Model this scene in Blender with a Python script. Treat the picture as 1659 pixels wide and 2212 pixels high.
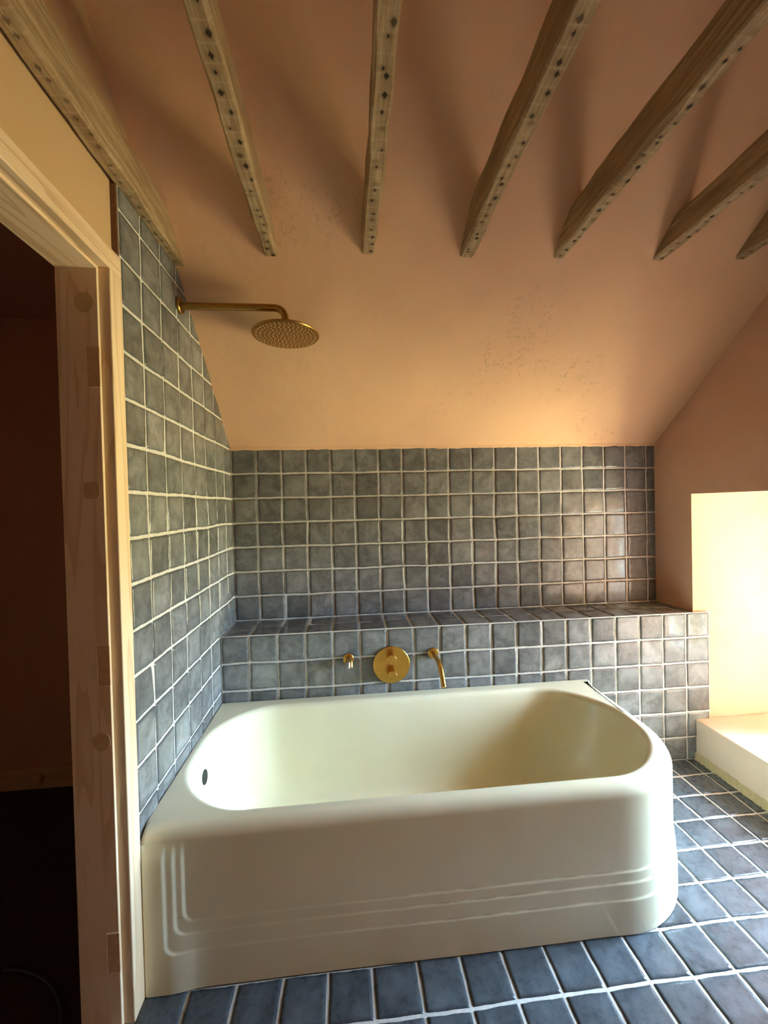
import bpy, math, random
from mathutils import Vector, Matrix
random.seed(7)
T = 0.132            # one tile pitch in metres; positions below are written in tile pitches
Z0 = 5.91            # ledge top above the floor, in pitches
FL = -Z0
scene = bpy.context.scene
for o in list(bpy.data.objects):
    bpy.data.objects.remove(o, do_unlink=True)
COL = scene.collection

# ------------------------------------------------------------------ camera
def W(p):
    return Vector((p[0]*T, p[1]*T, (p[2]+Z0)*T))
yaw, pitch, roll = 0.0911, -0.01414, -0.02449
fw = Vector((math.sin(yaw)*math.cos(pitch), math.cos(yaw)*math.cos(pitch), math.sin(pitch)))
rt = Vector((math.cos(yaw), -math.sin(yaw), 0)); up = rt.cross(fw)
R_ = rt*math.cos(roll) + up*math.sin(roll); U_ = -rt*math.sin(roll) + up*math.cos(roll)
cam_d = bpy.data.cameras.new('camera'); cam = bpy.data.objects.new('camera', cam_d); COL.objects.link(cam)
M = Matrix((R_, U_, -fw)).transposed().to_4x4(); M.translation = W((4.643, -14.867, 4.552))
cam.matrix_world = M
cam_d.sensor_fit = 'VERTICAL'; cam_d.sensor_height = 36; cam_d.lens = 870.42/2212*36
cam_d.clip_start = 0.02
scene.camera = cam

# ------------------------------------------------------------------ view, world, daylight
vs = scene.view_settings
vs.view_transform = 'Standard'; vs.look = 'None'; vs.gamma = 1; vs.use_curve_mapping = False
vs.exposure = 2.97
cy = scene.cycles
cy.use_denoising = True
cy.max_bounces = 10; cy.diffuse_bounces = 8; cy.glossy_bounces = 4; cy.transparent_max_bounces = 8
cy.sample_clamp_indirect = 6; cy.caustics_reflective = False; cy.caustics_refractive = False

SKY = (0.62, 0.88, 1.20); SKY_S = 23.0
LAWN = (1.0, 0.88, 0.46); LAWN_S = 10.0
TREE = (0.82, 0.95, 0.72); TREE_S = 12.0
HEDGE = (0.75, 0.85, 0.55); ADDED_SCREEN_S = 0.9  # colour of the unseen screen added to hold light off the reveal
world = bpy.data.worlds.new('world'); scene.world = world; world.use_nodes = True
nt = world.node_tree; nt.nodes.clear()
def N(nt, t, **kw):
    n = nt.nodes.new(t)
    for k, v in kw.items():
        if k.startswith('i_'):
            n.inputs[int(k[2:]) if k[2:].isdigit() else k[2:].replace('_', ' ')].default_value = v
        else: setattr(n, k, v)
    return n
def world_nodes():
    tc = N(nt, 'ShaderNodeTexCoord'); sx = N(nt, 'ShaderNodeSeparateXYZ'); nt.links.new(tc.outputs['Generated'], sx.inputs[0])
    nz = N(nt, 'ShaderNodeTexNoise'); nz.inputs['Scale'].default_value = 9; nz.inputs['Detail'].default_value = 6
    nt.links.new(tc.outputs['Generated'], nz.inputs['Vector'])
    a = N(nt, 'ShaderNodeMath', operation='MULTIPLY_ADD'); a.inputs[1].default_value = 0.35; nt.links.new(nz.outputs['Fac'], a.inputs[0]); nt.links.new(sx.outputs['Z'], a.inputs[2])
    # tree line
    m1 = N(nt, 'ShaderNodeMapRange', interpolation_type='SMOOTHSTEP'); m1.inputs[1].default_value = 0.16; m1.inputs[2].default_value = 0.27
    nt.links.new(a.outputs[0], m1.inputs[0])
    m2 = N(nt, 'ShaderNodeMapRange', interpolation_type='SMOOTHSTEP'); m2.inputs[1].default_value = -0.06; m2.inputs[2].default_value = 0.0
    nt.links.new(sx.outputs['Z'], m2.inputs[0])
    def rgb(c, s): 
        v = N(nt, 'ShaderNodeRGB'); v.outputs[0].default_value = (c[0]*s, c[1]*s, c[2]*s, 1); return v
    # steep ground darkened in colour, a made-up shade that dims the upper ceiling
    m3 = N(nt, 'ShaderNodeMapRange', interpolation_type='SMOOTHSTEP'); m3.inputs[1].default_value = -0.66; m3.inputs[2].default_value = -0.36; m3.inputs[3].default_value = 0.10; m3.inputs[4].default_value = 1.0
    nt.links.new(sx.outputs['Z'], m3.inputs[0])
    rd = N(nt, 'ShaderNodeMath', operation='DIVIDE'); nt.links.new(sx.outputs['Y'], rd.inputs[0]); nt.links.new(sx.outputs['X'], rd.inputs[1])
    m5 = N(nt, 'ShaderNodeMapRange', interpolation_type='SMOOTHSTEP'); m5.inputs[1].default_value = -0.15; m5.inputs[2].default_value = -0.50  # lawn kept bright towards -y, added to light the ceiling's right side
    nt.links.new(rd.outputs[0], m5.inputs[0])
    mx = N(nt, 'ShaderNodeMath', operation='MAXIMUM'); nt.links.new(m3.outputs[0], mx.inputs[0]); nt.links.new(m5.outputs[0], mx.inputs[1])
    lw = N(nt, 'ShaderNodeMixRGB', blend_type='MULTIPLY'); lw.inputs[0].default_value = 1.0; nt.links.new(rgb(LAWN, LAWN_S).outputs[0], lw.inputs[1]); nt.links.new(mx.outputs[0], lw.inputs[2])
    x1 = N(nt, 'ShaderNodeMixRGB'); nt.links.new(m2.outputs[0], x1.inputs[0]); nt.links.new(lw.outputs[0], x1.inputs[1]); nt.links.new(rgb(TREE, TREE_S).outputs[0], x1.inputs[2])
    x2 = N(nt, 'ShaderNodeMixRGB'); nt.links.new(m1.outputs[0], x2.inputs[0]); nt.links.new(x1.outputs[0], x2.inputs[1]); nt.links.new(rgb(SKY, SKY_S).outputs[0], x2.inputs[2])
    # added dark screen over the -y part of the view, dims the window reveal
    ra = N(nt, 'ShaderNodeMath', operation='DIVIDE'); nt.links.new(sx.outputs['Y'], ra.inputs[0]); nt.links.new(sx.outputs['X'], ra.inputs[1])
    rb = N(nt, 'ShaderNodeMath', operation='MULTIPLY_ADD'); nt.links.new(nz.outputs['Fac'], rb.inputs[0]); rb.inputs[1].default_value = 0.3; nt.links.new(ra.outputs[0], rb.inputs[2])
    m4 = N(nt, 'ShaderNodeMapRange', interpolation_type='SMOOTHSTEP'); m4.inputs[1].default_value = -0.42; m4.inputs[2].default_value = -0.10
    nt.links.new(rb.outputs[0], m4.inputs[0])
    m6 = N(nt, 'ShaderNodeMapRange', interpolation_type='SMOOTHSTEP'); m6.inputs[1].default_value = -0.30; m6.inputs[2].default_value = -0.44
    nt.links.new(sx.outputs['Z'], m6.inputs[0])
    m7 = N(nt, 'ShaderNodeMath', operation='MAXIMUM'); nt.links.new(m4.outputs[0], m7.inputs[0]); nt.links.new(m6.outputs[0], m7.inputs[1])
    x3 = N(nt, 'ShaderNodeMixRGB'); nt.links.new(m7.outputs[0], x3.inputs[0]); nt.links.new(rgb(HEDGE, ADDED_SCREEN_S).outputs[0], x3.inputs[1]); nt.links.new(x2.outputs[0], x3.inputs[2])
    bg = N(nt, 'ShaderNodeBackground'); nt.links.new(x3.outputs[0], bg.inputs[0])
    out = N(nt, 'ShaderNodeOutputWorld'); nt.links.new(bg.outputs[0], out.inputs[0])
world_nodes()
# window opening in the right wall, in pitches
WY0, WY1 = 0.08, -6.9
GY0, GY1 = -2.2, -7.7        # the window itself, set between plaster returns
WZ0, WZ1 = -4.3, 4.75
WX = 23.5
RWX = 18.37
def portal(name, centre, sx, sy, rot):
    l = bpy.data.lights.new(name, 'AREA'); l.shape = 'RECTANGLE'; l.size = sx*T; l.size_y = sy*T
    l.cycles.is_portal = True
    o = bpy.data.objects.new(name, l); COL.objects.link(o); o.location = W(centre); o.rotation_euler = rot
# daylight portal in the window, shining into the room (towards -x)
portal('window_daylight', (WX+0.35, (GY0+GY1)/2, (WZ0+WZ1)/2), WZ1-WZ0, GY0-GY1, (0, math.pi/2, 0))
# added fill window, made up, further back in the same wall, behind the camera
VY0, VY1, VZ0, VZ1 = -18.6, -22.0, -4.3, 0.8
portal('added_rear_fill', (WX+0.35, (VY0+VY1)/2, (VZ0+VZ1)/2), VZ1-VZ0, VY0-VY1, (0, math.pi/2, 0))

# ------------------------------------------------------------------ materials
def new_mat(name):
    m = bpy.data.materials.new(name); m.use_nodes = True
    t = m.node_tree; b = t.nodes['Principled BSDF']; return m, t, b
def link(t, a, b): t.links.new(a, b)
def mixc(t, fac, c1, c2, mode='MIX'):
    x = N(t, 'ShaderNodeMixRGB', blend_type=mode)
    for i, c in ((1, c1), (2, c2)):
        if isinstance(c, tuple): x.inputs[i].default_value = (*c, 1) if len(c) == 3 else c
        else: link(t, c, x.inputs[i])
    if isinstance(fac, float): x.inputs[0].default_value = fac
    else: link(t, fac, x.inputs[0])
    return x.outputs[0]
def noise(t, vec, scale, detail=4, rough=0.5, dist=0.0):
    n = N(t, 'ShaderNodeTexNoise'); n.inputs['Scale'].default_value = scale; n.inputs['Detail'].default_value = detail
    n.inputs['Roughness'].default_value = rough; n.inputs['Distortion'].default_value = dist
    link(t, vec, n.inputs['Vector']); return n.outputs['Fac']
def ramp(t, f, a, b, lo=0.0, hi=1.0):
    m = N(t, 'ShaderNodeMapRange', interpolation_type='SMOOTHSTEP')
    for i, v in ((1, a), (2, b), (3, lo), (4, hi)): m.inputs[i].default_value = v
    link(t, f, m.inputs[0]); return m.outputs[0]
def mapping(t, vec, sc, loc=(0, 0, 0), rot=(0, 0, 0)):
    m = N(t, 'ShaderNodeMapping'); m.inputs['Scale'].default_value = sc; m.inputs['Location'].default_value = loc; m.inputs['Rotation'].default_value = rot
    link(t, vec, m.inputs['Vector']); return m.outputs[0]
def bump(t, b, h, strength, dist):
    n = N(t, 'ShaderNodeBump'); n.inputs['Strength'].default_value = strength; n.inputs['Distance'].default_value = dist
    link(t, h, n.inputs['Height']); link(t, n.outputs[0], b.inputs['Normal']); return n
def math_(t, op, a, b=None, c=None):
    n = N(t, 'ShaderNodeMath', operation=op)
    for i, v in enumerate((a, b, c)):
        if v is None: continue
        if isinstance(v, (int, float)): n.inputs[i].default_value = v
        else: link(t, v, n.inputs[i])
    return n.outputs[0]
def wpos(t): return N(t, 'ShaderNodeNewGeometry').outputs['Position']
def opos(t): return N(t, 'ShaderNodeTexCoord').outputs['Object']

def plaster(name, c, c2, marks=0.85, bs=0.25):
    m, t, b = new_mat(name); p = wpos(t)
    n1 = noise(t, p, 1.3, 5, 0.6); n2 = noise(t, p, 7, 6, 0.65, 0.6)
    col = mixc(t, ramp(t, n1, 0.35, 0.65), c, c2)
    dk = tuple(v*0.72 for v in c)
    # scattered trowel blemishes
    msk = math_(t, 'MULTIPLY', ramp(t, noise(t, mapping(t, p, (1, 1, 1), (3, 1, 2)), 1.7, 3), 0.56, 0.70), ramp(t, noise(t, p, 32, 5, 0.75, 1.2), 0.52, 0.66))
    col = mixc(t, math_(t, 'MULTIPLY', msk, marks), col, dk)
    col = mixc(t, math_(t, 'MULTIPLY', ramp(t, n2, 0.3, 0.7), 0.22), col, c2)
    link(t, col, b.inputs['Base Color']); b.inputs['Roughness'].default_value = 0.88; b.inputs['Specular IOR Level'].default_value = 0.25
    h = math_(t, 'ADD', math_(t, 'MULTIPLY', noise(t, p, 3.0, 3), 1.6), math_(t, 'ADD', math_(t, 'MULTIPLY', noise(t, p, 60, 5), 0.10), math_(t, 'MULTIPLY', msk, 0.12)))
    bump(t, b, h, bs, 0.03)
    return m
M_PLASTER = plaster('pink_plaster', (0.70, 0.43, 0.26), (0.76, 0.48, 0.28))
M_PLASTER_WALL = plaster('wall_plaster', (0.60, 0.35, 0.23), (0.66, 0.41, 0.28), 0.7)
M_PLASTER_PALE = plaster('pale_plaster', (0.56, 0.38, 0.20), (0.58, 0.40, 0.22), 0.2, 0.15)
M_SILL = plaster('sill_plaster', (0.56, 0.42, 0.31), (0.62, 0.48, 0.37), 0.5, 0.3)
M_DARKROOM = plaster('terracotta_plaster', (0.54, 0.30, 0.20), (0.56, 0.32, 0.21), 0.3)

def tile_mat(name, c, rough, var=0.5):
    m, t, b = new_mat(name); p = wpos(t)
    at = N(t, 'ShaderNodeAttribute', attribute_name='tile'); sp = N(t, 'ShaderNodeSeparateColor'); link(t, at.outputs['Color'], sp.inputs[0])
    off = N(t, 'ShaderNodeCombineXYZ')
    link(t, math_(t, 'MULTIPLY', sp.outputs[0], 31.0), off.inputs[0]); link(t, math_(t, 'MULTIPLY', sp.outputs[1], 17.0), off.inputs[1])
    va = N(t, 'ShaderNodeVectorMath', operation='ADD'); link(t, p, va.inputs[0]); link(t, off.outputs[0], va.inputs[1]); q = va.outputs[0]
    n1 = noise(t, q, 11, 5, 0.6, 0.8); n2 = noise(t, q, 45, 6, 0.7, 0.5)
    lite = tuple(min(1, v*1.45+0.012) for v in c); dark = tuple(v*0.78 for v in c)
    col = mixc(t, ramp(t, n1, 0.32, 0.72), dark, lite)
    col = mixc(t, math_(t, 'MULTIPLY', ramp(t, n2, 0.4, 0.75), 0.35), col, tuple(v*2.1 for v in c))
    br = math_(t, 'MULTIPLY_ADD', sp.outputs[0], var, 1-var/2)
    cc = N(t, 'ShaderNodeCombineColor')
    for i in range(3): link(t, br, cc.inputs[i])
    col = mixc(t, 1.0, col, cc.outputs[0], 'MULTIPLY')
    # glaze is thinner towards a tile's edge, which is darker
    link(t, mixc(t, sp.outputs[2], col, tuple(v*0.5 for v in c)), b.inputs['Base Color'])
    link(t, math_(t, 'MULTIPLY_ADD', n2, 0.14, rough-0.05), b.inputs['Roughness'])
    b.inputs['Specular IOR Level'].default_value = 0.36
    h = math_(t, 'ADD', math_(t, 'MULTIPLY', noise(t, q, 14, 2), 1.0), math_(t, 'MULTIPLY', noise(t, q, 55, 3), 0.16))
    bump(t, b, h, 0.35, 0.006)
    return m
M_TILE = tile_mat('zellige_wall_glaze', (0.150, 0.154, 0.152), 0.11)
M_TILEF = tile_mat('floor_tile_glaze', (0.066, 0.078, 0.090), 0.26, 0.35)
def simple(name, c, rough=0.6, metal=0.0, bs=0.0, sc=80, spec=0.5):
    m, t, b = new_mat(name); p = wpos(t)
    n = noise(t, p, sc, 4); col = mixc(t, ramp(t, n, 0.3, 0.7), tuple(v*0.9 for v in c), tuple(min(1, v*1.08) for v in c))
    link(t, col, b.inputs['Base Color']); b.inputs['Roughness'].default_value = rough; b.inputs['Metallic'].default_value = metal
    b.inputs['Specular IOR Level'].default_value = spec
    if bs: bump(t, b, n, bs, 0.002)
    return m
M_GROUT = simple('grout', (0.60, 0.58, 0.54), 0.85, 0, 0.4)
M_EDGE = simple('tile_edge_adhesive', (0.22, 0.12, 0.07), 0.9, 0, 0.5)
M_FOAM = simple('sealing_strip', (0.42, 0.32, 0.17), 0.9, 0, 0.6)
M_DARKFLOOR = simple('dark_floor', (0.035, 0.02, 0.015), 0.7)
M_BLACK = simple('black_rubber', (0.01, 0.01, 0.01), 0.5)
M_CHROME = simple('chrome', (0.40, 0.40, 0.39), 0.4, 1.0)
M_NOZZLE = simple('nozzle_silicone', (0.80, 0.74, 0.55), 0.5)
def brass():
    m, t, b = new_mat('brushed_brass'); p = opos(t)
    n = noise(t, mapping(t, p, (30, 400, 400)), 3, 3)
    link(t, mixc(t, n, (0.60, 0.36, 0.085), (0.72, 0.45, 0.13)), b.inputs['Base Color'])
    b.inputs['Metallic'].default_value = 1.0; link(t, ramp(t, n, 0.2, 0.8, 0.24, 0.36), b.inputs['Roughness'])
    return m
M_BRASS = brass()
def brass_dark():  # darker brass tone for the shower set
    m, t, b = new_mat('darker_brass'); p = opos(t)
    n = noise(t, mapping(t, p, (40, 40, 40)), 3, 3)
    link(t, mixc(t, n, (0.34, 0.20, 0.055), (0.46, 0.28, 0.085)), b.inputs['Base Color'])
    b.inputs['Metallic'].default_value = 1.0; link(t, ramp(t, n, 0.2, 0.8, 0.26, 0.38), b.inputs['Roughness'])
    return m
M_BRASSD = brass_dark()
def enamel():
    m, t, b = new_mat('cream_enamel'); p = wpos(t)
    n = noise(t, p, 4, 4); n2 = noise(t, p, 22, 6, 0.7)
    col = mixc(t, ramp(t, n, 0.3, 0.7), (0.78, 0.74, 0.52), (0.82, 0.78, 0.57))
    col = mixc(t, math_(t, 'MULTIPLY', ramp(t, n2, 0.58, 0.8), 0.25), col, (0.58, 0.50, 0.34))
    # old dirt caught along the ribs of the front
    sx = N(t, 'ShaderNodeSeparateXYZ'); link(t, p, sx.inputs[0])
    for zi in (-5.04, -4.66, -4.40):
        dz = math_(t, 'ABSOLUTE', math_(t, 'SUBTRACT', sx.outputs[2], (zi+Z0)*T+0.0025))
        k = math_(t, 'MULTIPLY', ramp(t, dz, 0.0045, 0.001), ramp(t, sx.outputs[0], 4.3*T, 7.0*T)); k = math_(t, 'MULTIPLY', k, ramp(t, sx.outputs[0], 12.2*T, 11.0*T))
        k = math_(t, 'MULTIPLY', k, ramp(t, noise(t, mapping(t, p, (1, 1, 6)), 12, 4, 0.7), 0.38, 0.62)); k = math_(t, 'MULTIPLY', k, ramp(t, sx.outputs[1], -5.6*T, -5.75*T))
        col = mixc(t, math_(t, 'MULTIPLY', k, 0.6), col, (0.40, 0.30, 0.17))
    # brown mineral stain on the floor of the basin
    d = N(t, 'ShaderNodeVectorMath', operation='DISTANCE'); link(t, p, d.inputs[0]); d.inputs[1].default_value = W((8.6, -3.0, -5.3))
    st = math_(t, 'MULTIPLY', ramp(t, d.outputs['Value'], 0.30, 0.05), ramp(t, noise(t, p, 14, 4), 0.3, 0.6))
    col = mixc(t, math_(t, 'MULTIPLY', st, 0.55), col, (0.42, 0.26, 0.12))
    link(t, col, b.inputs['Base Color']); link(t, ramp(t, n2, 0.3, 0.8, 0.16, 0.30), b.inputs['Roughness'])
    b.inputs['Specular IOR Level'].default_value = 0.55
    bump(t, b, noise(t, p, 5, 2), 0.06, 0.02)
    return m
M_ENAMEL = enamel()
def wood(name, c1, c2, axis='Z', ring=26, rough=0.6, knots=True):
    """timber with grain running along the given object axis"""
    m, t, b = new_mat(name); p = opos(t)
    st = {'X': (0.09, 1, 1), 'Y': (1, 0.09, 1), 'Z': (1, 1, 0.09)}[axis]
    q = mapping(t, p, st)
    base = noise(t, q, 9, 2, 0.5, 0.3)
    w = math_(t, 'FRACT', math_(t, 'MULTIPLY', base, ring*0.5))
    lines = math_(t, 'MULTIPLY', ramp(t, w, 0.55, 0.95), ramp(t, w, 1.0, 0.95))
    fine = noise(t, mapping(t, p, tuple(v*(1 if v < 1 else 1) for v in st)), 260, 3)
    col = mixc(t, math_(t, 'MULTIPLY', lines, 0.75), c1, c2)
    col = mixc(t, math_(t, 'MULTIPLY', ramp(t, fine, 0.4, 0.8), 0.25), col, c2)
    if knots:
        vo = N(t, 'ShaderNodeTexVoronoi'); vo.inputs['Scale'].default_value = 4.2; link(t, mapping(t, p, {'X': (0.55, 1, 1), 'Y': (1, 0.55, 1), 'Z': (1, 1, 0.55)}[axis]), vo.inputs['Vector'])
        k = ramp(t, vo.outputs['Distance'], 0.055, 0.02)
        col = mixc(t, k, col, tuple(v*0.25 for v in c2))
    link(t, col, b.inputs['Base Color']); b.inputs['Roughness'].default_value = rough
    bump(t, b, fine, 0.15, 0.001)
    return m
M_PINEZ = wood('pine_upright', (0.78, 0.62, 0.42), (0.62, 0.43, 0.24), 'Z', 14)
M_PINEY = wood('pine_head', (0.76, 0.58, 0.38), (0.52, 0.34, 0.18), 'Y', 22)
M_PINEX = wood('pine_skirting', (0.62, 0.42, 0.24), (0.50, 0.32, 0.16), 'X', 14, 0.6, False)
def beam_mat(name, seed, spots=1.0):
    m, t, b = new_mat(name); p = opos(t)
    sx = N(t, 'ShaderNodeSeparateXYZ'); link(t, p, sx.inputs[0]); X, Y, Z = sx.outputs
    grain = noise(t, mapping(t, p, (1, 0.06, 1), (seed, seed, 0)), 90, 5, 0.7)
    broad = noise(t, mapping(t, p, (1, 0.35, 1), (seed, 0, seed)), 11, 4, 0.6)
    col = mixc(t, ramp(t, grain, 0.3, 0.72), (0.25, 0.16, 0.08), (0.50, 0.37, 0.21))
    col = mixc(t, math_(t, 'MULTIPLY', ramp(t, broad, 0.45, 0.75), 0.6), col, (0.24, 0.145, 0.07))
    # underside: pale bands left by laths, and a nail hole with a dark rust mark in each
    under = ramp(t, Z, 0.012, 0.004)
    c = math_(t, 'DIVIDE', Y, 0.0385)
    cell = math_(t, 'FLOOR', c); fr = math_(t, 'FRACT', c)
    wn = N(t, 'ShaderNodeTexWhiteNoise', noise_dimensions='1D'); link(t, math_(t, 'ADD', cell, seed*13.7), wn.inputs['W'])
    sc = N(t, 'ShaderNodeSeparateColor'); link(t, wn.outputs['Color'], sc.inputs[0])
    dy = math_(t, 'MULTIPLY', math_(t, 'SUBTRACT', math_(t, 'SUBTRACT', fr, 0.5), math_(t, 'MULTIPLY_ADD', sc.outputs[1], 0.75, -0.37)), 0.0385)
    dx = math_(t, 'SUBTRACT', X, math_(t, 'MULTIPLY_ADD', sc.outputs[0], 0.016, -0.006))
    r1 = math_(t, 'ADD', math_(t, 'POWER', math_(t, 'ABSOLUTE', math_(t, 'MULTIPLY', dx, 1.0)), 0.95), math_(t, 'POWER', math_(t, 'ABSOLUTE', math_(t, 'MULTIPLY', dy, 0.7)), 0.95))
    hole = ramp(t, math_(t, 'MULTIPLY', math_(t, 'MULTIPLY', r1, math_(t, 'MULTIPLY_ADD', sc.outputs[2], 0.9, 0.6)), math_(t, 'MULTIPLY_ADD', grain, 1.2, 0.4)), 0.0085, 0.0040)
    hole = math_(t, 'MULTIPLY', hole, ramp(t, sc.outputs[2], 0.05, 0.14))
    halo = ramp(t, math_(t, 'SQRT', math_(t, 'ADD', math_(t, 'MULTIPLY', dx, dx), math_(t, 'MULTIPLY', math_(t, 'MULTIPLY', dy, dy), 2.0))), 0.018, 0.003)
    band = ramp(t, math_(t, 'ABSOLUTE', math_(t, 'SUBTRACT', fr, 0.02)), 0.16, 0.04)
    col = mixc(t, math_(t, 'MULTIPLY', math_(t, 'MULTIPLY', math_(t, 'MULTIPLY', band, under), broad), 0.30), col, (0.70, 0.55, 0.36))
    col = mixc(t, math_(t, 'MULTIPLY', math_(t, 'MULTIPLY', halo, under), 0.45*spots), col, (0.14, 0.08, 0.035))
    col = mixc(t, math_(t, 'MULTIPLY', math_(t, 'MULTIPLY', hole, under), spots), col, (0.04, 0.025, 0.015))
    link(t, col, b.inputs['Base Color']); b.inputs['Roughness'].default_value = 0.8; b.inputs['Specular IOR Level'].default_value = 0.3
    bump(t, b, math_(t, 'ADD', grain, math_(t, 'MULTIPLY', math_(t, 'MULTIPLY', hole, under), -1.5)), 0.5, 0.004)
    return m
def glass():
    m, t, b = new_mat('window_glass'); t.nodes.remove(b)
    out = t.nodes['Material Output']; tr = N(t, 'ShaderNodeBsdfTransparent'); gl = N(t, 'ShaderNodeBsdfGlossy'); gl.inputs['Roughness'].default_value = 0.02
    tr.inputs[0].default_value = (0.97, 0.99, 0.98, 1)
    mx = N(t, 'ShaderNodeMixShader'); mx.inputs[0].default_value = 0.06
    link(t, tr.outputs[0], mx.inputs[1]); link(t, gl.outputs[0], mx.inputs[2]); link(t, mx.outputs[0], out.inputs[0]); return m
M_GLASS = glass()
M_WHITE = simple('window_paint', (0.78, 0.77, 0.72), 0.45)

# ------------------------------------------------------------------ mesh helpers (positions in pitches)
class MB:
    def __init__(s): s.v = []; s.f = []; s.m = []; s.c = None
    def add(s, vs, fs, mi=0):
        o = len(s.v); s.v += [tuple(p) for p in vs]; s.f += [tuple(i+o for i in f) for f in fs]; s.m += [mi]*len(fs)
    def box(s, a, b, mi=0):
        x0, y0, z0 = (min(a[i], b[i]) for i in range(3)); x1, y1, z1 = (max(a[i], b[i]) for i in range(3))
        s.add([(x0,y0,z0),(x1,y0,z0),(x1,y1,z0),(x0,y1,z0),(x0,y0,z1),(x1,y0,z1),(x1,y1,z1),(x0,y1,z1)],
              [(0,3,2,1),(4,5,6,7),(0,1,5,4),(1,2,6,5),(2,3,7,6),(3,0,4,7)], mi)
    def tube(s, pts, radii, n=24, mi=0, caps=True):
        pts = [Vector(p) for p in pts]; k = len(pts)
        if not isinstance(radii, (list, tuple)): radii = [radii]*k
        prev = None; vs = []
        for i, p in enumerate(pts):
            d = (pts[min(i+1, k-1)]-pts[max(i-1, 0)]).normalized()
            if prev is None:
                a = Vector((0, 0, 1)) if abs(d.z) < 0.9 else Vector((1, 0, 0)); u = a.cross(d).normalized()
            else: u = (prev - d*prev.dot(d)).normalized()
            prev = u; w = d.cross(u)
            for j in range(n):
                t = 2*math.pi*j/n; vs.append(p + (u*math.cos(t)+w*math.sin(t))*radii[i])
        fs = [(i*n+j, i*n+(j+1) % n, (i+1)*n+(j+1) % n, (i+1)*n+j) for i in range(k-1) for j in range(n)]
        if caps: fs += [tuple(reversed(range(n))), tuple((k-1)*n+j for j in range(n))]
        s.add(vs, fs, mi)
    def lathe(s, prof, c, axis, n=48, mi=0):
        """prof: list of (radius, distance along axis) from centre c"""
        axis = Vector(axis).normalized(); c = Vector(c)
        s.tube2([(c+axis*h, r) for r, h in prof], axis, n, mi)
    def tube2(s, pr, axis, n, mi):
        a = Vector((0, 0, 1)) if abs(axis.z) < 0.9 else Vector((1, 0, 0)); u = a.cross(axis).normalized(); w = axis.cross(u); vs = []
        for p, r in pr:
            for j in range(n):
                t = 2*math.pi*j/n; vs.append(p+(u*math.cos(t)+w*math.sin(t))*max(r, 1e-4))
        k = len(pr)
        fs = [(i*n+j, i*n+(j+1) % n, (i+1)*n+(j+1) % n, (i+1)*n+j) for i in range(k-1) for j in range(n)]
        fs += [tuple(reversed(range(n))), tuple((k-1)*n+j for j in range(n))]
        s.add(vs, fs, mi)
def build(name, mb, mats, parent=None, smooth=False, bevel=0.0, label=None, cat=None, group=None, kind=None, origin=None, auto=None):
    me = bpy.data.meshes.new(name)
    ws = [W(p) for p in mb.v]
    if parent is not None: loc = parent.matrix_world.translation if parent.parent is None else parent.parent.location + parent.location; base = Vector(loc)
    elif origin is not None: base = W(origin)
    else:
        xs, ys, zs = zip(*ws); base = Vector(((min(xs)+max(xs))/2, (min(ys)+max(ys))/2, min(zs)))
    me.from_pydata([tuple(w-base) for w in ws], [], mb.f); me.update()
    for m in (mats if isinstance(mats, list) else [mats]): me.materials.append(m)
    me.polygons.foreach_set('material_index', mb.m)
    if mb.c is not None:
        ca = me.color_attributes.new('tile', 'FLOAT_COLOR', 'POINT')
        ca.data.foreach_set('color', [x for c in mb.c for x in (*c, 1.0)])
    if smooth: me.polygons.foreach_set('use_smooth', [True]*len(me.polygons))
    o = bpy.data.objects.new(name, me); COL.objects.link(o)
    if parent is None: o.location = base
    else: o.parent = parent
    if auto is not None: me.set_sharp_from_angle(angle=math.radians(auto))
    if bevel:
        b = o.modifiers.new('bevel', 'BEVEL'); b.width = bevel*T; b.segments = 2; b.limit_method = 'ANGLE'
    tag(o, label, cat, group, kind)
    bpy.context.view_layer.update()
    return o
def tag(o, label=None, cat=None, group=None, kind=None):
    if label: o['label'] = label
    if cat: o['category'] = cat
    if group: o['group'] = group
    if kind: o['kind'] = kind
def empty(name, loc, label=None, cat=None, group=None, kind=None):
    o = bpy.data.objects.new(name, None); COL.objects.link(o); o.location = W(loc); o.empty_display_size = 0.05
    tag(o, label, cat, group, kind); bpy.context.view_layer.update(); return o

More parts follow.
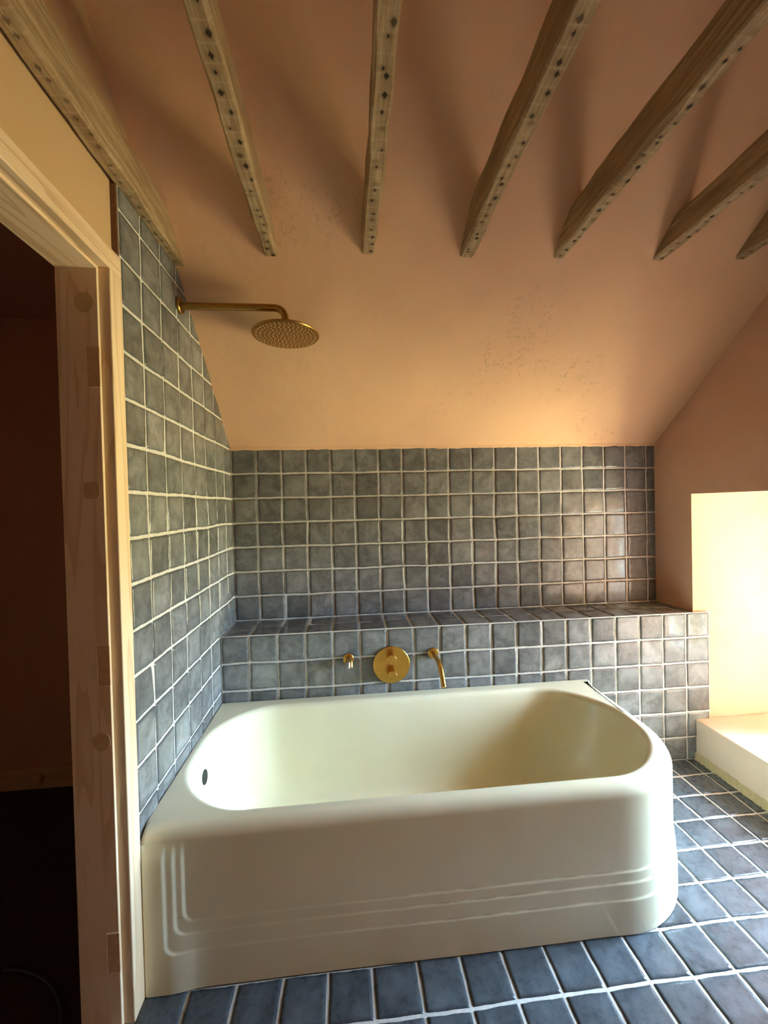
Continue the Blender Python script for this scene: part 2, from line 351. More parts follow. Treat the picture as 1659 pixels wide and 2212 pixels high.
def tile_sheet(us, vs, P, keep=None, gap=0.028, lift=0.030, seed=1, res=5, wob=0.011, tilt=0.005):
    """P(u, v, h) -> point; returns a mesh of slightly pillowed, slightly tilted tiles"""
    rnd = random.Random(seed); mb = MB(); mb.c = []
    jit = {}
    def jp(i, j):
        if (i, j) not in jit:
            eu = 0 if i in (0, len(us)-1) else rnd.gauss(0, wob); ev = 0 if j in (0, len(vs)-1) else rnd.gauss(0, wob)
            jit[(i, j)] = (us[i]+eu, vs[j]+ev)
        return jit[(i, j)]
    for i in range(len(us)-1):
        for j in range(len(vs)-1):
            if keep and not keep(us[i], us[i+1], vs[j], vs[j+1]): continue
            c = [jp(i, j), jp(i+1, j), jp(i+1, j+1), jp(i, j+1)]
            ra, rb = rnd.random(), rnd.random(); ta, tb = rnd.gauss(0, tilt), rnd.gauss(0, tilt); ht = lift+rnd.gauss(0, 0.005)
            ph = [rnd.uniform(0, 6.28) for _ in range(4)]
            g = [0, 0.02, 0.09] + [0.09+0.82*k/res for k in range(1, res)] + [0.91, 0.98, 1.0]
            n = len(g); o = []; 
            su = us[i+1]-us[i]; sv = vs[j+1]-vs[j]
            for b_ in g:
                for a_ in g:
                    a = gap/abs(su)+a_*(1-2*gap/abs(su)); b = gap/abs(sv)+b_*(1-2*gap/abs(sv))
                    u = (c[0][0]*(1-a)+c[1][0]*a)*(1-b)+(c[3][0]*(1-a)+c[2][0]*a)*b
                    v = (c[0][1]*(1-a)+c[1][1]*a)*(1-b)+(c[3][1]*(1-a)+c[2][1]*a)*b
                    # ragged hand-cut edges
                    e = min(a_, 1-a_, b_, 1-b_)
                    if e <= 0.02:
                        u += 0.006*math.sin(b_*9+ph[0])+0.003*math.sin(b_*21+ph[1]); v += 0.006*math.sin(a_*9+ph[2])+0.003*math.sin(a_*21+ph[3])
                    h = ht + ta*(a_-.5)*2 + tb*(b_-.5)*2
                    if e == 0: h = -0.02
                    elif e <= 0.02: h -= 0.006
                    elif e >= 0.09: h += 0.0015*math.sin(a_*7+ph[0])*math.sin(b_*6+ph[1])
                    o.append(P(u, v, h)); mb.c.append((ra, rb, 0.8 if e == 0 else 0.45 if e <= 0.021 else 0.12 if e <= 0.09 else 0.0))
            fs = [(y*n+x, y*n+x+1, (y+1)*n+x+1, (y+1)*n+x) for y in range(n-1) for x in range(n-1)]
            mb.add(o, fs)
    return mb
def flip(mb): mb.f = [tuple(reversed(f)) for f in mb.f]; return mb

# ------------------------------------------------------------------ the room
D = 2.02                      # depth of the ledge
ZT = 6.97                     # top of the tiled back wall
YB = -26.0                    # rear wall, behind the camera
RIDGE = -12.0
def slope(x, y):
    """height of the sloping ceiling over (x, y)"""
    s = 0.83 + 0.03*max(0.0, 1-x/6)
    yy = y if y > RIDGE else 2*RIDGE - y
    z = ZT + 0.02 + s*(D-yy)
    bl = math.exp(-(x/2.4)**2)*math.exp(-((yy+2.0)/2.6)**2)*0.36
    return z + bl + 0.03*math.sin(x*0.9+1)*math.sin(yy*0.7)*min(1, (D-yy)/2)

# floor
us = [0.0+RWX-18+i-0.0 for i in range(19)]
fx0 = 16.93 - 17*0.998
us = [0.0] + [fx0+i*0.998 for i in range(0, 19) if 0.05 < fx0+i*0.998 < 18.3] + [18.45]
vs_ = [0.17-i*0.998 for i in range(0, 21)]
fm = tile_sheet(us, vs_, lambda u, v, h: (u, v, FL+h*0.6-0.018), seed=3, gap=0.026, lift=0.03, keep=lambda a, b, c, d: not (a > 0.9 and b < 12.5 and c <= 0.2 and d > -5.0))
flip(fm)
g = MB(); g.box((-0.93, YB, FL-1.2), (WX+1, 3.0, FL-0.018))
floor = build('floor', g, M_GROUT, kind='structure')
build('floor_tiles', fm, M_TILEF, floor, smooth=True)
g = MB(); g.box((-0.6, -20, FL-0.02), (18.4, vs_[-1], FL)); build('floor_screed', g, M_GROUT, floor)
g = MB(); g.box((-15, YB, FL-1.2), (-0.5, 3.0, FL))
build('floor_landing', g, M_DARKFLOOR, kind='structure')

# back wall with its tiled upper face
g = MB(); g.box((-1.0, D+0.020, FL-1), (WX+1, D+2.2, ZT+2))
wb = build('wall_back', g, M_GROUT, kind='structure')
us = [0.0]+[float(i) for i in range(1, 19)]+[RWX+0.12]
vs2 = [0.0] + [ZT-0.973-k for k in range(5, -1, -1)] + [ZT+0.1]
tb = tile_sheet(us, vs2, lambda u, v, h: (u, D+0.02-h, v), seed=11)
build('wall_tiles', tb, M_TILE, wb, smooth=True)

# left wall: core, and the tile layer standing proud of it
LX = -0.17
DY0, DY1 = -6.13, -13.3       # rough door opening
DZ = 9.65
g = MB()
g.box((-0.93, DY0, FL-1), (LX, D+2, 24)); g.box((-0.93, DY1, DZ), (LX, DY0, 24)); g.box((-0.93, YB, FL-1), (LX, DY1, 24))
wl = build('wall_left', g, M_PLASTER_PALE, kind='structure')
g = MB(); g.box((LX, -5.80, FL), (-0.05, D+0.02, 11.50))
build('tile_backing', g, [M_EDGE], wl)
g = MB(); g.box((-0.07, -5.78, FL), (-0.030, D+0.01, 11.49)); build('grout_bed', g, M_GROUT, wl)
vy = [D+0.05] + [D-0.912-k for k in range(0, 7)] + [-5.80]
zz = [-6.0+0.0] + [ZT-0.973+k for k in range(-12, 6) if ZT-0.973+k > -5.95] + [11.5]
tl = tile_sheet(vy, zz, lambda u, v, h: (-0.035+h, u, v), seed=21, keep=lambda a, b, c, d: c < slope(0, b)+0.4)
build('wall_tiles', tl, M_TILE, wl, smooth=True)

# right wall, deep window opening
g = MB()
XR = WX+0.9
g.box((RWX, WY0, FL-1), (XR, D+2, 24)); g.box((RWX, GY1-.4, WZ1), (XR, WY0, 24))
g.box((WX, GY0, WZ0-.1), (XR, WY0+.1, WZ1+.1)); pp = [(RWX, WY1), (RWX, VY0), (XR, VY0), (XR, GY1), (WX, GY1)]      # the far side of the opening is splayed
g.add([(x, y, FL-1) for x, y in pp]+[(x, y, 24) for x, y in pp], [(4, 3, 2, 1, 0), (5, 6, 7, 8, 9)]+[(k, (k+1) % 5, (k+1) % 5+5, k+5) for k in range(5)])
g.box((RWX, YB, FL-1), (XR, VY1, 24))
g.box((RWX, VY1, FL-1), (XR, VY0, VZ0)); g.box((RWX, VY1, VZ1), (XR, VY0, 24)); g.box((RWX+0.05, GY1-.4, FL-1), (XR, WY0, WZ0-0.1))
wr = build('wall_right', g, M_PLASTER_WALL, kind='structure')

# rear wall
g = MB(); g.box((-15, YB-1, FL-1), (XR, YB, 24)); build('wall_rear', g, M_PLASTER_WALL, kind='structure')

# ceiling: one undulating slope up to the ridge and down again behind
g = MB(); nx, ny = 46, 110; x0, x1 = -1.0, XR
ys = [D+0.06 - (D+0.06-(YB-0.5))*k/ny for k in range(ny+1)]
for j in range(ny+1):
    for i in range(nx+1):
        x = x0+(x1-x0)*i/nx; g.v.append((x, ys[j], slope(max(0, x), ys[j])))
for j in range(ny+1):
    for i in range(nx+1):
        x = x0+(x1-x0)*i/nx; g.v.append((x, ys[j], slope(max(0, x), ys[j])+0.8))
K = (nx+1)*(ny+1); n = nx+1
for j in range(ny):
    for i in range(nx):
        a = j*n+i; g.f.append((a, a+1, a+n+1, a+n)); g.m.append(0)
        g.f.append((K+a, K+a+n, K+a+n+1, K+a+1)); g.m.append(0)
for i in range(nx): g.f.append((i, K+i, K+i+1, i+1)); g.m.append(0); a = ny*n+i; g.f.append((a, a+1, K+a+1, K+a)); g.m.append(0)
ceil = build('ceiling', g, M_PLASTER, kind='structure', smooth=True)
# rough plaster lip where the slope stops on top of the tiles
g = MB(); rnd = random.Random(4); seg = 90; vv = []
for i in range(seg+1):
    x = RWX*i/seg; j1 = rnd.gauss(0, 0.012); j2 = rnd.gauss(0, 0.010)
    zb = ZT-0.015+j1
    vv += [(x, D-0.09+j2, slope(x, D-0.09)+0.02), (x, D-0.085+j2, zb+0.03), (x, D-0.05+j2, zb), (x, D+0.05, zb+0.005), (x, D+0.05, ZT+0.3)]
g.add(vv, [(i*5+k, (i+1)*5+k, (i+1)*5+k+1, i*5+k+1) for i in range(seg) for k in range(4)])
build('plaster_lip', g, M_PLASTER, ceil, smooth=True)

# ------------------------------------------------------------------ tiled ledge along the back wall
g = MB(); g.box((0.0, 0.02, FL), (RWX, D+0.01, -0.022)); g.box((RWX, 0.02, WZ0), (19.0, WY0, -0.022))
ledge = build('tiled_ledge', g, M_GROUT, label='long built-in ledge clad in grey-blue glazed square tiles behind the cream bathtub', cat='ledge')
ux = [0.0]+[float(i)+random.gauss(0, 0.004) for i in range(1, 19)]+[19.0]
vz = [FL]+[-5.0, -4.0, -3.0, -2.0, -1.0]+[0.0]
tf = tile_sheet(ux, vz, lambda u, v, h: (u, 0.02-h, v), seed=31)
tf.v = [(x, y, z) for x, y, z in tf.v]
build('front_tiles', tf, M_TILE, ledge, smooth=True)
tt = tile_sheet([0.0]+[float(i) for i in range(1, 19)]+[RWX+0.02], [0.0, 1.02, D+0.02], lambda u, v, h: (u, v, -0.03+h), seed=32)
build('top_tiles', tt, M_TILE, ledge, smooth=True)
g = MB(); pts = [(0.0+i*0.5, 0.0+random.gauss(0, .002), -0.002+random.gauss(0, .002)) for i in range(39)]; g.tube(pts, 0.022, 8)
build('edge_grout', g, M_GROUT, ledge, smooth=True)

# ------------------------------------------------------------------ window and raised sill
win = MB(); f = 0.42; y0, y1 = GY1, GY0; z0, z1 = WZ0, WZ1
win.box((WX, y0, z0), (WX+.45, y1, z0+f)); win.box((WX, y0, z1-f), (WX+.45, y1, z1)); win.box((WX, y0, z0), (WX+.45, y0+f, z1)); win.box((WX, y1-f, z0), (WX+.45, y1, z1))
ym = (y0+y1)/2; win.box((WX, ym-.28, z0), (WX+.45, ym+.28, z1))
w1 = build('window_1', win, M_WHITE, kind='structure', bevel=0.03)
for a, b in ((y0+f, ym-.28), (ym+.28, y1-f)):
    gg = MB(); gg.box((WX+.2, a, z0+f), (WX+.23, b, z1-f)); build('pane', gg, M_GLASS, w1)
    for zc in (z0+(z1-z0)*.36, z0+(z1-z0)*.67):
        gg = MB(); gg.box((WX+.08, a, zc-.09), (WX+.34, b, zc+.09)); build('glazing_bar', gg, M_WHITE, w1)
g = MB(); sg = 30; rnd = random.Random(9)
g.box((RWX, WY1+0.02, FL+0.22), (RWX+4, WY0-0.0, WZ0)); g.box((RWX+4, GY1, FL+0.22), (WX, WY0, WZ0)); 
sill = build('window_sill', g, M_SILL, w1, bevel=0.05)
# ragged strip under the sill face
g = MB(); vv = []; yy = [WY0-0.02-(WY0-WY1)*k/120 for k in range(121)]
for y in yy:
    a = rnd.gauss(0, .02); vv += [(RWX-0.01, y, FL+.30+a), (RWX-0.06+rnd.gauss(0, .008), y, FL+.24+a), (RWX-0.07+rnd.gauss(0, .01), y, FL+.05), (RWX-0.09+rnd.gauss(0, .02), y, FL-0.005)]
g.add(vv, [(i*4+k, i*4+k+1, (i+1)*4+k+1, (i+1)*4+k) for i in range(120) for k in range(3)])
build('sealing_strip', g, M_FOAM, w1, smooth=True)

win = MB()
win.box((WX, VY1, VZ0), (WX+.45, VY0, VZ0+f)); win.box((WX, VY1, VZ1-f), (WX+.45, VY0, VZ1)); win.box((WX, VY1, VZ0), (WX+.45, VY1+f, VZ1)); win.box((WX, VY0-f, VZ0), (WX+.45, VY0, VZ1))
w2 = build('added_fill_window', win, M_WHITE, kind='structure', bevel=0.03)  # unseen window added to brighten the tub apron and door frame
gg = MB(); gg.box((WX+.2, VY1+f, VZ0+f), (WX+.23, VY0-f, VZ1-f)); build('pane', gg, M_GLASS, w2)

# ------------------------------------------------------------------ doorway in the left wall
JY = -6.36; CZ = 9.46
g = MB()
g.box((-0.95, JY, FL), (LX+0.0, DY0+0.02, 9.42))
d1 = build('door_1', g, M_PINEZ, kind='structure', bevel=0.012)
g = MB(); g.box((-0.95, DY1, FL), (LX, DY1+0.25, 9.42)); build('door_jamb', g, M_PINEZ, d1, bevel=0.012)
g = MB(); g.box((-0.95, DY1, 9.40), (LX, DY0+0.02, 9.66)); build('door_head', g, M_PINEY, d1, bevel=0.012)
g = MB(); g.box((LX-0.03, -6.29, FL), (0.045, -5.86, CZ+0.0)); build('casing', g, M_PINEZ, d1, bevel=0.02)
g = MB(); g.box((LX-0.03, -13.5, FL), (0.045, -13.07, CZ)); build('casing', g, M_PINEZ, d1, bevel=0.02)
g = MB(); g.box((LX-0.03, -13.5, CZ), (0.045, -5.86, CZ+0.43)); build('casing_head', g, M_PINEY, d1, bevel=0.02)
# hinge housings filled with pale wood slips, outlined by a fine gap, and filler patches
M_SLIP = simple('hinge_slip', (0.60, 0.40, 0.22), 0.6)
M_GAP = simple('pale_joint', (0.85, 0.72, 0.52), 0.6)
M_FILL = simple('wood_filler', (0.56, 0.40, 0.21), 0.7, 0, 0.2)
for za, zb in ((7.86, 7.06), (1.91, 1.10), (-3.94, -4.74)):
    g = MB(); g.box((-0.40, JY-0.012, zb), (LX+0.004, JY+0.01, za), 0)
    for q in (((-0.41, JY-0.014, zb), (-0.40, JY, za)), ((-0.41, JY-0.014, za), (LX, JY, za+0.012)), ((-0.41, JY-0.014, zb-0.012), (LX, JY, zb))): g.box(*q, 1)
    build('hinge_housing', g, [M_SLIP, M_GAP], d1)
for xc, zc, r, sq in ((-0.42, 8.72, .20, 0), (-0.40, 5.01, .17, 1), (-0.38, -0.03, .19, 0)):
    g = MB(); nn = 28
    pts = []
    for k in range(nn):
        t = 2*math.pi*k/nn; e = 0.5 if sq else 1.0
        cx_, sz_ = math.cos(t), math.sin(t)
        pts.append((xc+r*math.copysign(abs(cx_)**e, cx_)*0.9, JY-0.006, zc+r*math.copysign(abs(sz_)**e, sz_)))
    g.add(pts+[(p[0], JY+0.02, p[2]) for p in pts], [tuple(range(nn))]+[(k, k+nn, (k+1) % nn+nn, (k+1) % nn) for k in range(nn)])
    build('filler_patch', g, M_FILL, d1)

# ------------------------------------------------------------------ dark landing beyond the doorway
g = MB(); g.box((-15, 1.65, FL-1), (-0.93, 3, 24)); build('wall_landing', g, M_DARKROOM, kind='structure')
g = MB(); g.box((-16, YB, FL-1), (-15, 3, 24)); build('wall_landing_side', g, M_DARKROOM, kind='structure')
g = MB(); g.box((-15, YB, 12), (-0.9, 2, 13)); build('ceiling_landing', g, M_DARKROOM, kind='structure')
g = MB(); g.box((-15, 1.52, FL), (-0.93, 1.66, -5.12)); build('baseboard_landing', g, M_PINEX, kind='structure', bevel=0.02)
g = MB(); g.lathe([(0.0, .0), (.20, .0), (.20, .10), (.17, .14), (.10, .15), (0, .15)], (-7.35, 1.52, -5.47), (0, -1, 0), 32)
build('door_stop', g, M_PINEX, smooth=True, auto=40, label='small round wooden door stop fixed to the skirting board in the dark landing', cat='door stop')
pts = [(-3.6+2.6*math.sin(a)*1.0, -7.6+2.6*math.cos(a), FL+0.06) for a in [0.05+0.09*k for k in range(20)]]
g = MB(); g.tube(pts, 0.055, 10); build('floor_cable', g, M_BLACK, smooth=True, label='dark cable curving over the landing floor beyond the doorway', cat='cable')

# ------------------------------------------------------------------ ceiling beams
def beam(xc, wd, hb, zb, ytip, label, seed, wane=0.0, notch=None, spots=1.0):
    rnd = random.Random(seed); mb = MB(); ye = 2*RIDGE-ytip+0.5
    ys = []; y = ytip
    while y > ye: ys.append(y); y -= 0.33
    ys.append(ye); ring = []
    ph = [rnd.uniform(0, 6) for _ in range(8)]
    for y in ys:
        wv = lambda k, a=.014: a*math.sin(y*1.3+ph[k])+a*0.6*math.sin(y*3.7+ph[(k+3) % 8])+rnd.gauss(0, .004)
        h = hb + wv(0, .03); bl = 0.025+abs(wv(1, .02)); br = 0.03+abs(wv(2, .03))
        if notch and notch[0] > y > notch[1]: bl += 0.05
        xl = xc-wd/2+wv(3); xr = xc+wd/2+wv(4); z = zb+wv(5, .01)
        tw = wane*(0.5+0.5*math.sin(y*1.1+ph[6]))
        mb.v += [(xl+bl, y, z), (xr-br, y, z), (xr, y, z+br*1.3), (xr-tw*0.3, y, z+h*0.6), (xr-tw, y, z+h), (xl+0.02, y, z+h), (xl, y, z+h*.5), (xl, y, z+bl)]
    n = 8
    for i in range(len(ys)-1):
        for k in range(n): mb.f.append((i*n+k, (i+1)*n+k, (i+1)*n+(k+1) % n, i*n+(k+1) % n)); mb.m.append(0)
    mb.f.append(tuple(range(n))); mb.m.append(0); mb.f.append(tuple(reversed([(len(ys)-1)*n+k for k in range(n)]))); mb.m.append(0)
    mb.f = [tuple(reversed(f)) for f in mb.f]
    return build('ceiling_beam', mb, beam_mat('old_timber_%d' % seed, seed, spots), label=label, cat='beam', group='old timber ceiling beams', origin=(xc, (ytip+ye)/2, zb))
BT = -3.35
beam(0.07, 0.36, 0.85, 11.50, -2.9, 'old timber beam lying along the top of the tiled left wall, above the doorway', 1, 0.0, None, 0.5)
beam(2.72, 0.36, 0.80, 11.57, BT, 'nail-pocked timber beam above the shower head, its pale right side showing', 2, 0.06)
beam(5.43, 0.37, 0.80, 11.60, BT, 'nail-pocked timber beam seen almost straight on, above the round brass mixer plate', 3)
beam(8.21, 0.39, 0.78, 11.60, BT, 'nail-pocked timber beam just left of the long notched one, its dark left side showing', 4)
beam(10.95, 0.36, 0.80, 11.63, BT, 'long timber beam with a notched dark side reaching the upper right corner', 5, 0, (-6.0, -8.2))
beam(14.0, 0.36, 0.74, 11.66, BT, 'short-looking timber beam with a dark stepped side, second from the right edge', 6, 0.05)
beam(16.6, 0.36, 0.74, 11.72, BT, 'timber beam only just in view at the right edge', 7, 0.05)

# ------------------------------------------------------------------ bathtub
def bathtub():
    root = empty('bathtub', (6.9, -2.95, FL), 'long cream enamelled bathtub with a rounded free corner and stepped ribs, against the tiled ledge', 'bathtub')
    zr = -2.36
    X0, X1, YF, YK = 0.015, 13.86, -5.90, -0.045
    # parametrised rounded rectangle: order front (left->right), right (front->back), back (right->left), left (back->front)
    front_t = [k*0.03 for k in range(0, 34)]; front_t = [t for t in front_t] + [1.02+ (11.0-1.02)*k/44 for k in range(1, 45)]
    front_t = [t/11.0 for t in front_t]
    NC = 16; NS = 14; NB = 40
    def outline(x0, x1, yf, yk, r):
        """r = radii front-left, front-right, back-right, back-left; returns points and outward normals"""
        P = []
        fl, frr, br, bl = r
        for t in front_t: P.append((x0+fl+(x1-frr-x0-fl)*t, yf, 0, -1))
        for k in range(1, NC+1):
            a = -math.pi/2+math.pi/2*k/NC; P.append((x1-frr+frr*math.cos(a), yf+frr+frr*math.sin(a), math.cos(a), math.sin(a)))
        for k in range(1, NS+1): P.append((x1, yf+frr+(yk-br-yf-frr)*k/NS, 1, 0))
        for k in range(1, NC+1):
            a = math.pi/2*k/NC; P.append((x1-br+br*math.cos(a), yk-br+br*math.sin(a), math.cos(a), math.sin(a)))
        for k in range(1, NB+1): P.append((x1-br+(x0+bl-x1+br)*k/NB, yk, 0, 1))
        for k in range(1, NC+1):
            a = math.pi/2+math.pi/2*k/NC; P.append((x0+bl+bl*math.cos(a), yk-bl+bl*math.sin(a), math.cos(a), math.sin(a)))
        for k in range(1, NS+1): P.append((x0, yk-bl+(yf+fl-yk+bl)*k/NS, -1, 0))
        for k in range(1, NC):
            a = math.pi+math.pi/2*k/NC; P.append((x0+fl+fl*math.cos(a), yf+fl+fl*math.sin(a), math.cos(a), math.sin(a)))
        return P
    out = outline(X0, X1, YF, YK, (0.10, 2.7, 0.2, 0.05)); ST = 0.028
    n = len(out)
    def free(p):     # 1 on the free front and right sides, 0 against the walls
        x, y, nx, ny = p
        return max(0.0, min(1.0, 1-max(0, ny)*1.2)) * (1-max(0.0, -nx)) if not (nx < -0.01) else max(0.0, -ny)**2
    def sstep(a, b, x):
        t = max(0, min(1, (x-a)/(b-a))); return t*t*(3-2*t)
    mb = MB()
    RR = 0.27
    zs = []
    z = FL+0.02
    while z < -5.2: zs.append(z); z += 0.12
    z = -5.2
    while z < -4.25: zs.append(z); z += 0.018
    while z < zr-RR: zs.append(z); z += 0.07
    zs.append(zr-RR)
    ZI = [-5.04, -4.66, -4.40]; XI = [0.50, 0.70, 0.88]
    def proud(x, y, nx, ny, z):
        s = 0.0
        for zi, xi in zip(ZI, XI):
            # nested steps: proud below zi and left of xi, joined by a rounded inner corner
            r = 0.22
            dx, dz = x-(xi+r), z-(zi+r)
            if ny < -0.5 and dx < 0 and dz < 0: d = r-math.hypot(dx, dz)
            else: d = min(x-xi, z-zi) if ny < -0.5 else z-zi
            top = sstep(-2.62, -3.0, z)
            amp = 1.0
            if ny < -0.5 and z < zi+.1: amp = 1-0.85*sstep(0.55, 1.3, x)+0.45*sstep(3.2, 8.5, x)+0.4*sstep(10.5, 11.6, x)
            v = 1-sstep(-0.03, 0.03, d)
            if x < xi+0.1 and z > zi+0.1: v *= top
            s += v*amp
        return s*ST
    for z in zs:
        for p in out:
            x, y, nx, ny = p; f = free(p)
            o = (-3*ST + proud(x, y, nx, ny, z))*f
            # the plain body leans in very slightly towards the rim
            mb.v.append((x+(0 if nx < -0.01 else nx*o), y+ny*o, z))
    nr = 9
    for k in range(1, nr+1):
        a = math.pi/2*k/nr
        for p in out:
            x, y, nx, ny = p; f = free(p); r = 0.02+(RR-0.02)*f
            o = -3*ST*f - r*(1-math.cos(a))
            mb.v.append((x+(0 if nx < -0.01 else nx*o), y+ny*o, zr-r*(1-math.sin(a))))
    # the left end is cut to the same rounded profile where it meets the wall
    yd = YF+3*ST+RR
    for i, (x, y, z) in enumerate(mb.v):
        if x < 0.6 and y < yd and z > zr-RR:
            mb.v[i] = (x, y, min(z, zr-RR+math.sqrt(max(0.0, RR*RR-(yd-y)**2))))
    # a flat margin between the rounded edge and the lip
    top_ring = mb.v[-n:]
    for s_ in (0.02, 0.05):
        mb.v += [(x+(6.9-x)*0.0015*s_/0.02, max(y, yd)+(-2.9-max(y, yd))*0.004*s_/0.02, zr) for x, y, z in top_ring]
    # inner lip outline
    def inner(x0, x1, yf, yk, r): return outline(x0, x1, yf, yk, r)
    L = inner(0.14, 13.42, -5.40, -0.42, (1.9, 2.25, 2.25, 1.9))
    # swell the ends so that they read as a soft arc
    def swell(P, x0, x1, ym, hw, al, ar):
        Q = []
        for (x, y, nx, ny) in P:
            q = max(0.0, 1-((y-ym)/hw)**2)
            if x < x0: x -= 0
            dxl = al*(1-q)*max(0, 1-(x-P_x0)/2.5) if x-P_x0 < 2.5 else 0
            dxr = ar*(1-q)*max(0, 1-(P_x1-x)/2.5) if P_x1-x < 2.5 else 0
            Q.append((x+dxl-dxr, y, nx, ny))
        return Q
    P_x0, P_x1 = 0.14, 13.42
    L = swell(L, 0, 0, -2.9, 2.5, 0.30, 0.25)
    F_ = inner(1.25, 11.1, -4.75, -1.15, (1.3, 1.3, 1.3, 1.3))
    def rng(P, z, off): return [(x-nx*off, y-ny*off, z) for x, y, nx, ny in P]
    rl = 0.17
    rings = []
    for k in range(0, 7):
        a = math.pi/2*k/6*0.86
        rings.append(rng(L, zr-rl*(1-math.cos(a)), rl*math.sin(a)-rl*0.35))
    last = rings[-1]; zl = last[0][2]; zf = -5.42
    B = [(0, 0), (0.16, 0.55), (0.22, 1.0), (1.0, 1.0)]
    nb = 34
    for k in range(1, nb+1):
        t = k/nb; u = 1-t
        b = 3*u*u*t*B[1][0]+3*u*t*t*B[2][0]+t**3*B[3][0]; d = 3*u*u*t*B[1][1]+3*u*t*t*B[2][1]+t**3*B[3][1]
        rings.append([(a[0]*(1-b)+f_[0]*b, a[1]*(1-b)+f_[1]*b, zl+(zf-zl)*d) for a, f_ in zip(last, F_)])
    for rg in rings: mb.v += rg
    nR = len(mb.v)//n
    for i in range(nR-1):
        for j in range(n): mb.f.append((i*n+j, i*n+(j+1) % n, (i+1)*n+(j+1) % n, (i+1)*n+j)); mb.m.append(0)
    # basin floor
    c0 = len(mb.v); cxm, cym = 6.2, -2.95; base = (nR-1)*n
    fr = [mb.v[base+j] for j in range(n)]
    prev = base
    for s in (0.75, 0.5, 0.25):
        o = len(mb.v); mb.v += [(cxm+(x-cxm)*s, cym+(y-cym)*s, zf-0.03*(1-s)) for x, y, z in fr]
        for j in range(n): mb.f.append((prev+j, prev+(j+1) % n, o+(j+1) % n, o+j)); mb.m.append(0)
        prev = o
    mb.v.append((cxm, cym, zf-0.03)); ctr = len(mb.v)-1
    for j in range(n): mb.f.append((prev+j, prev+(j+1) % n, ctr)); mb.m.append(0)
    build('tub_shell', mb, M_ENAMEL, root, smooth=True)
    # overflow opening, laid on the tap-end wall of the basin
    from mathutils.bvhtree import BVHTree
    bv = BVHTree.FromPolygons([Vector(p) for p in mb.v], mb.f)
    hit, nrm, _, _ = bv.ray_cast(Vector((5, -2.80, -3.2)), Vector((-1, 0, 0)))
    if nrm.x < 0: nrm = -nrm
    g = MB(); g.lathe([(0, 0), (.20, 0), (.20, .012), (.17, .018), (.165, .012), (0, .012)], hit, nrm, 36)
    build('overflow_hole', g, M_BLACK, root, smooth=True, auto=40, label='dark overflow opening')
    g = MB(); g.lathe([(0, 0), (.26, 0), (.26, .03), (.2, .045), (.16, .02), (0, .02)], (2.2, -2.95, zf-0.03), (0, 0, 1), 36)
    build('waste', g, M_CHROME, root, smooth=True, auto=40, label='chrome waste')
bathtub()

# ------------------------------------------------------------------ brass fittings
def fillet(pts, r, n=8):
    pts = [Vector(p) for p in pts]; out = [pts[0]]
    for a, b, c in zip(pts, pts[1:], pts[2:]):
        u = (a-b).normalized(); v = (c-b).normalized(); p, q = b+u*r, b+v*r
        for k in range(n+1):
            t = k/n; out.append(p*(1-t)**2+b*2*t*(1-t)+q*t*t)
    out.append(pts[-1]); return out
def shower():
    y = -2.73
    r = empty('wall_shower', (0.02, y, 10.45), 'brass rain shower head on a horizontal arm from the tiled left wall', 'shower')
    g = MB(); g.lathe([(0, 0), (.23, 0), (.23, .05), (.20, .075), (0, .075)], (-0.01, y, 10.45), (1, 0, 0), 40); build('wall_flange', g, M_BRASSD, r, smooth=True, auto=35)
    g = MB(); g.tube(fillet([(0.03, y, 10.45), (2.98, y, 10.45), (2.98, y, 9.85)], 0.36, 12), 0.105, 28); build('shower_arm', g, M_BRASSD, r, smooth=True, auto=50)
    c = (2.98, y, 9.66)
    g = MB(); g.lathe([(.10, .26), (.13, .20), (.17, .10), (.3, .075), (.93, .045), (.965, .03), (.975, .0), (.96, -.02), (0, -.02)], c, (0, 0, 1), 72)
    head = build('shower_head', g, M_BRASSD, r, smooth=True, auto=35)
    g = MB()
    g.lathe([(.0, -.022), (.93, -.022), (.93, -.026), (0, -.026)], c, (0, 0, 1), 64, 0)
    for k, rad in enumerate((.13, .25, .37, .49, .61, .73, .85)):
        cnt = int(6+6*k)
        for q in range(cnt):
            a = 2*math.pi*(q/cnt)+k*0.3
            g.lathe([(0, -.02), (.013, -.02), (.012, -.042), (0, -.042)], (c[0]+rad*math.cos(a), c[1]+rad*math.sin(a), c[2]), (0, 0, 1), 8, 1)
    build('nozzle_plate', g, [M_BRASSD, M_NOZZLE], head, label='perforated underside dotted with pale nozzles')
shower()
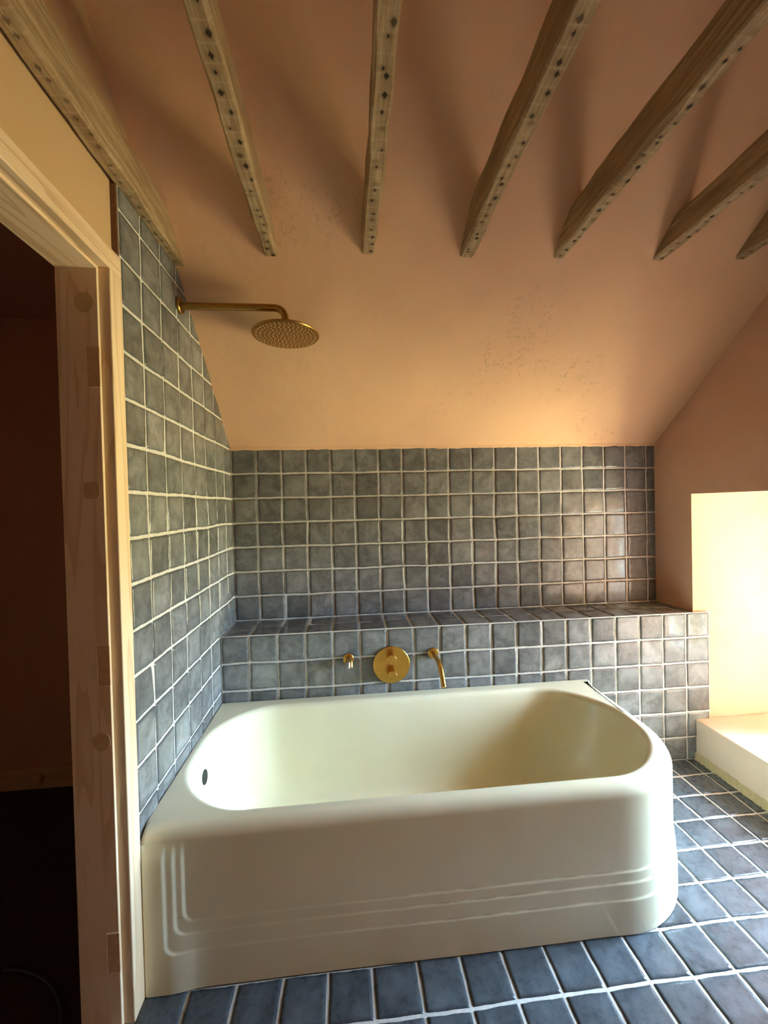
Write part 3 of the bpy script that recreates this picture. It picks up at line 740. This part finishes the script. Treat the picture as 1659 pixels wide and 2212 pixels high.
def valve():
    c = Vector((6.14, 0.0, -1.34))
    r = empty('mixer_valve', tuple(c), 'round brass mixer plate with two knobs on the tiled ledge front', 'tap')
    g = MB(); g.lathe([(0, .015), (.685, .015), (.685, .06), (.67, .075), (0, .075)], c, (0, -1, 0), 80); build('plate', g, M_BRASS, r, smooth=True, auto=30)
    for zc in (-1.02, -1.60):
        g = MB(); g.lathe([(.0, .06), (.175, .06), (.175, .44), (.165, .455), (0, .455)], (c.x-.02, 0, zc), (0, -1, 0), 48); build('knob', g, M_BRASS, r, smooth=True, auto=30)
valve()
def spout():
    x = 7.73; r = empty('bath_spout', (x, 0, -1.0), 'brass wall spout curving down over the tub, right of the round mixer plate', 'tap')
    g = MB(); g.lathe([(0, 0), (.20, 0), (.20, .06), (.18, .085), (0, .085)], (x, 0, -1.0), (0, -1, 0), 40); build('wall_flange', g, M_BRASS, r, smooth=True, auto=35)
    g = MB(); g.tube(fillet([(x, -.04, -1.0), (x+.01, -1.05, -1.02), (x+.02, -1.55, -1.62)], 0.3, 12), 0.085, 24); build('spout_pipe', g, M_BRASS, r, smooth=True, auto=50)
spout()
def outlet():
    x = 4.55; z = -1.03
    r = empty('shower_outlet', (x, 0, z), 'small brass hose outlet with a chrome nipple, left of the round mixer plate', 'tap')
    g = MB(); g.lathe([(0, 0), (.20, 0), (.20, .06), (.18, .085), (0, .085)], (x, 0, z), (0, -1, 0), 40); build('wall_flange', g, M_BRASS, r, smooth=True, auto=35)
    g = MB(); g.tube([(x+.01, -.05, z), (x+.01, -.42, z), (x+.01, -.50, z)], [.115, .115, .10], 28)
    g.tube([(x+.06, -.25, z-.02), (x+.07, -.32, z-.22)], [.10, .085], 24)
    build('outlet_body', g, M_BRASS, r, smooth=True, auto=40)
    g = MB(); g.tube([(x-.01, -.50, z+.02), (x-.01, -.56, z-.03), (x-.01, -.58, z-.14)], [.075, .075, .06], 20); build('hose_nipple', g, M_CHROME, r, smooth=True, auto=40, label='chrome hose nipple')
outlet()
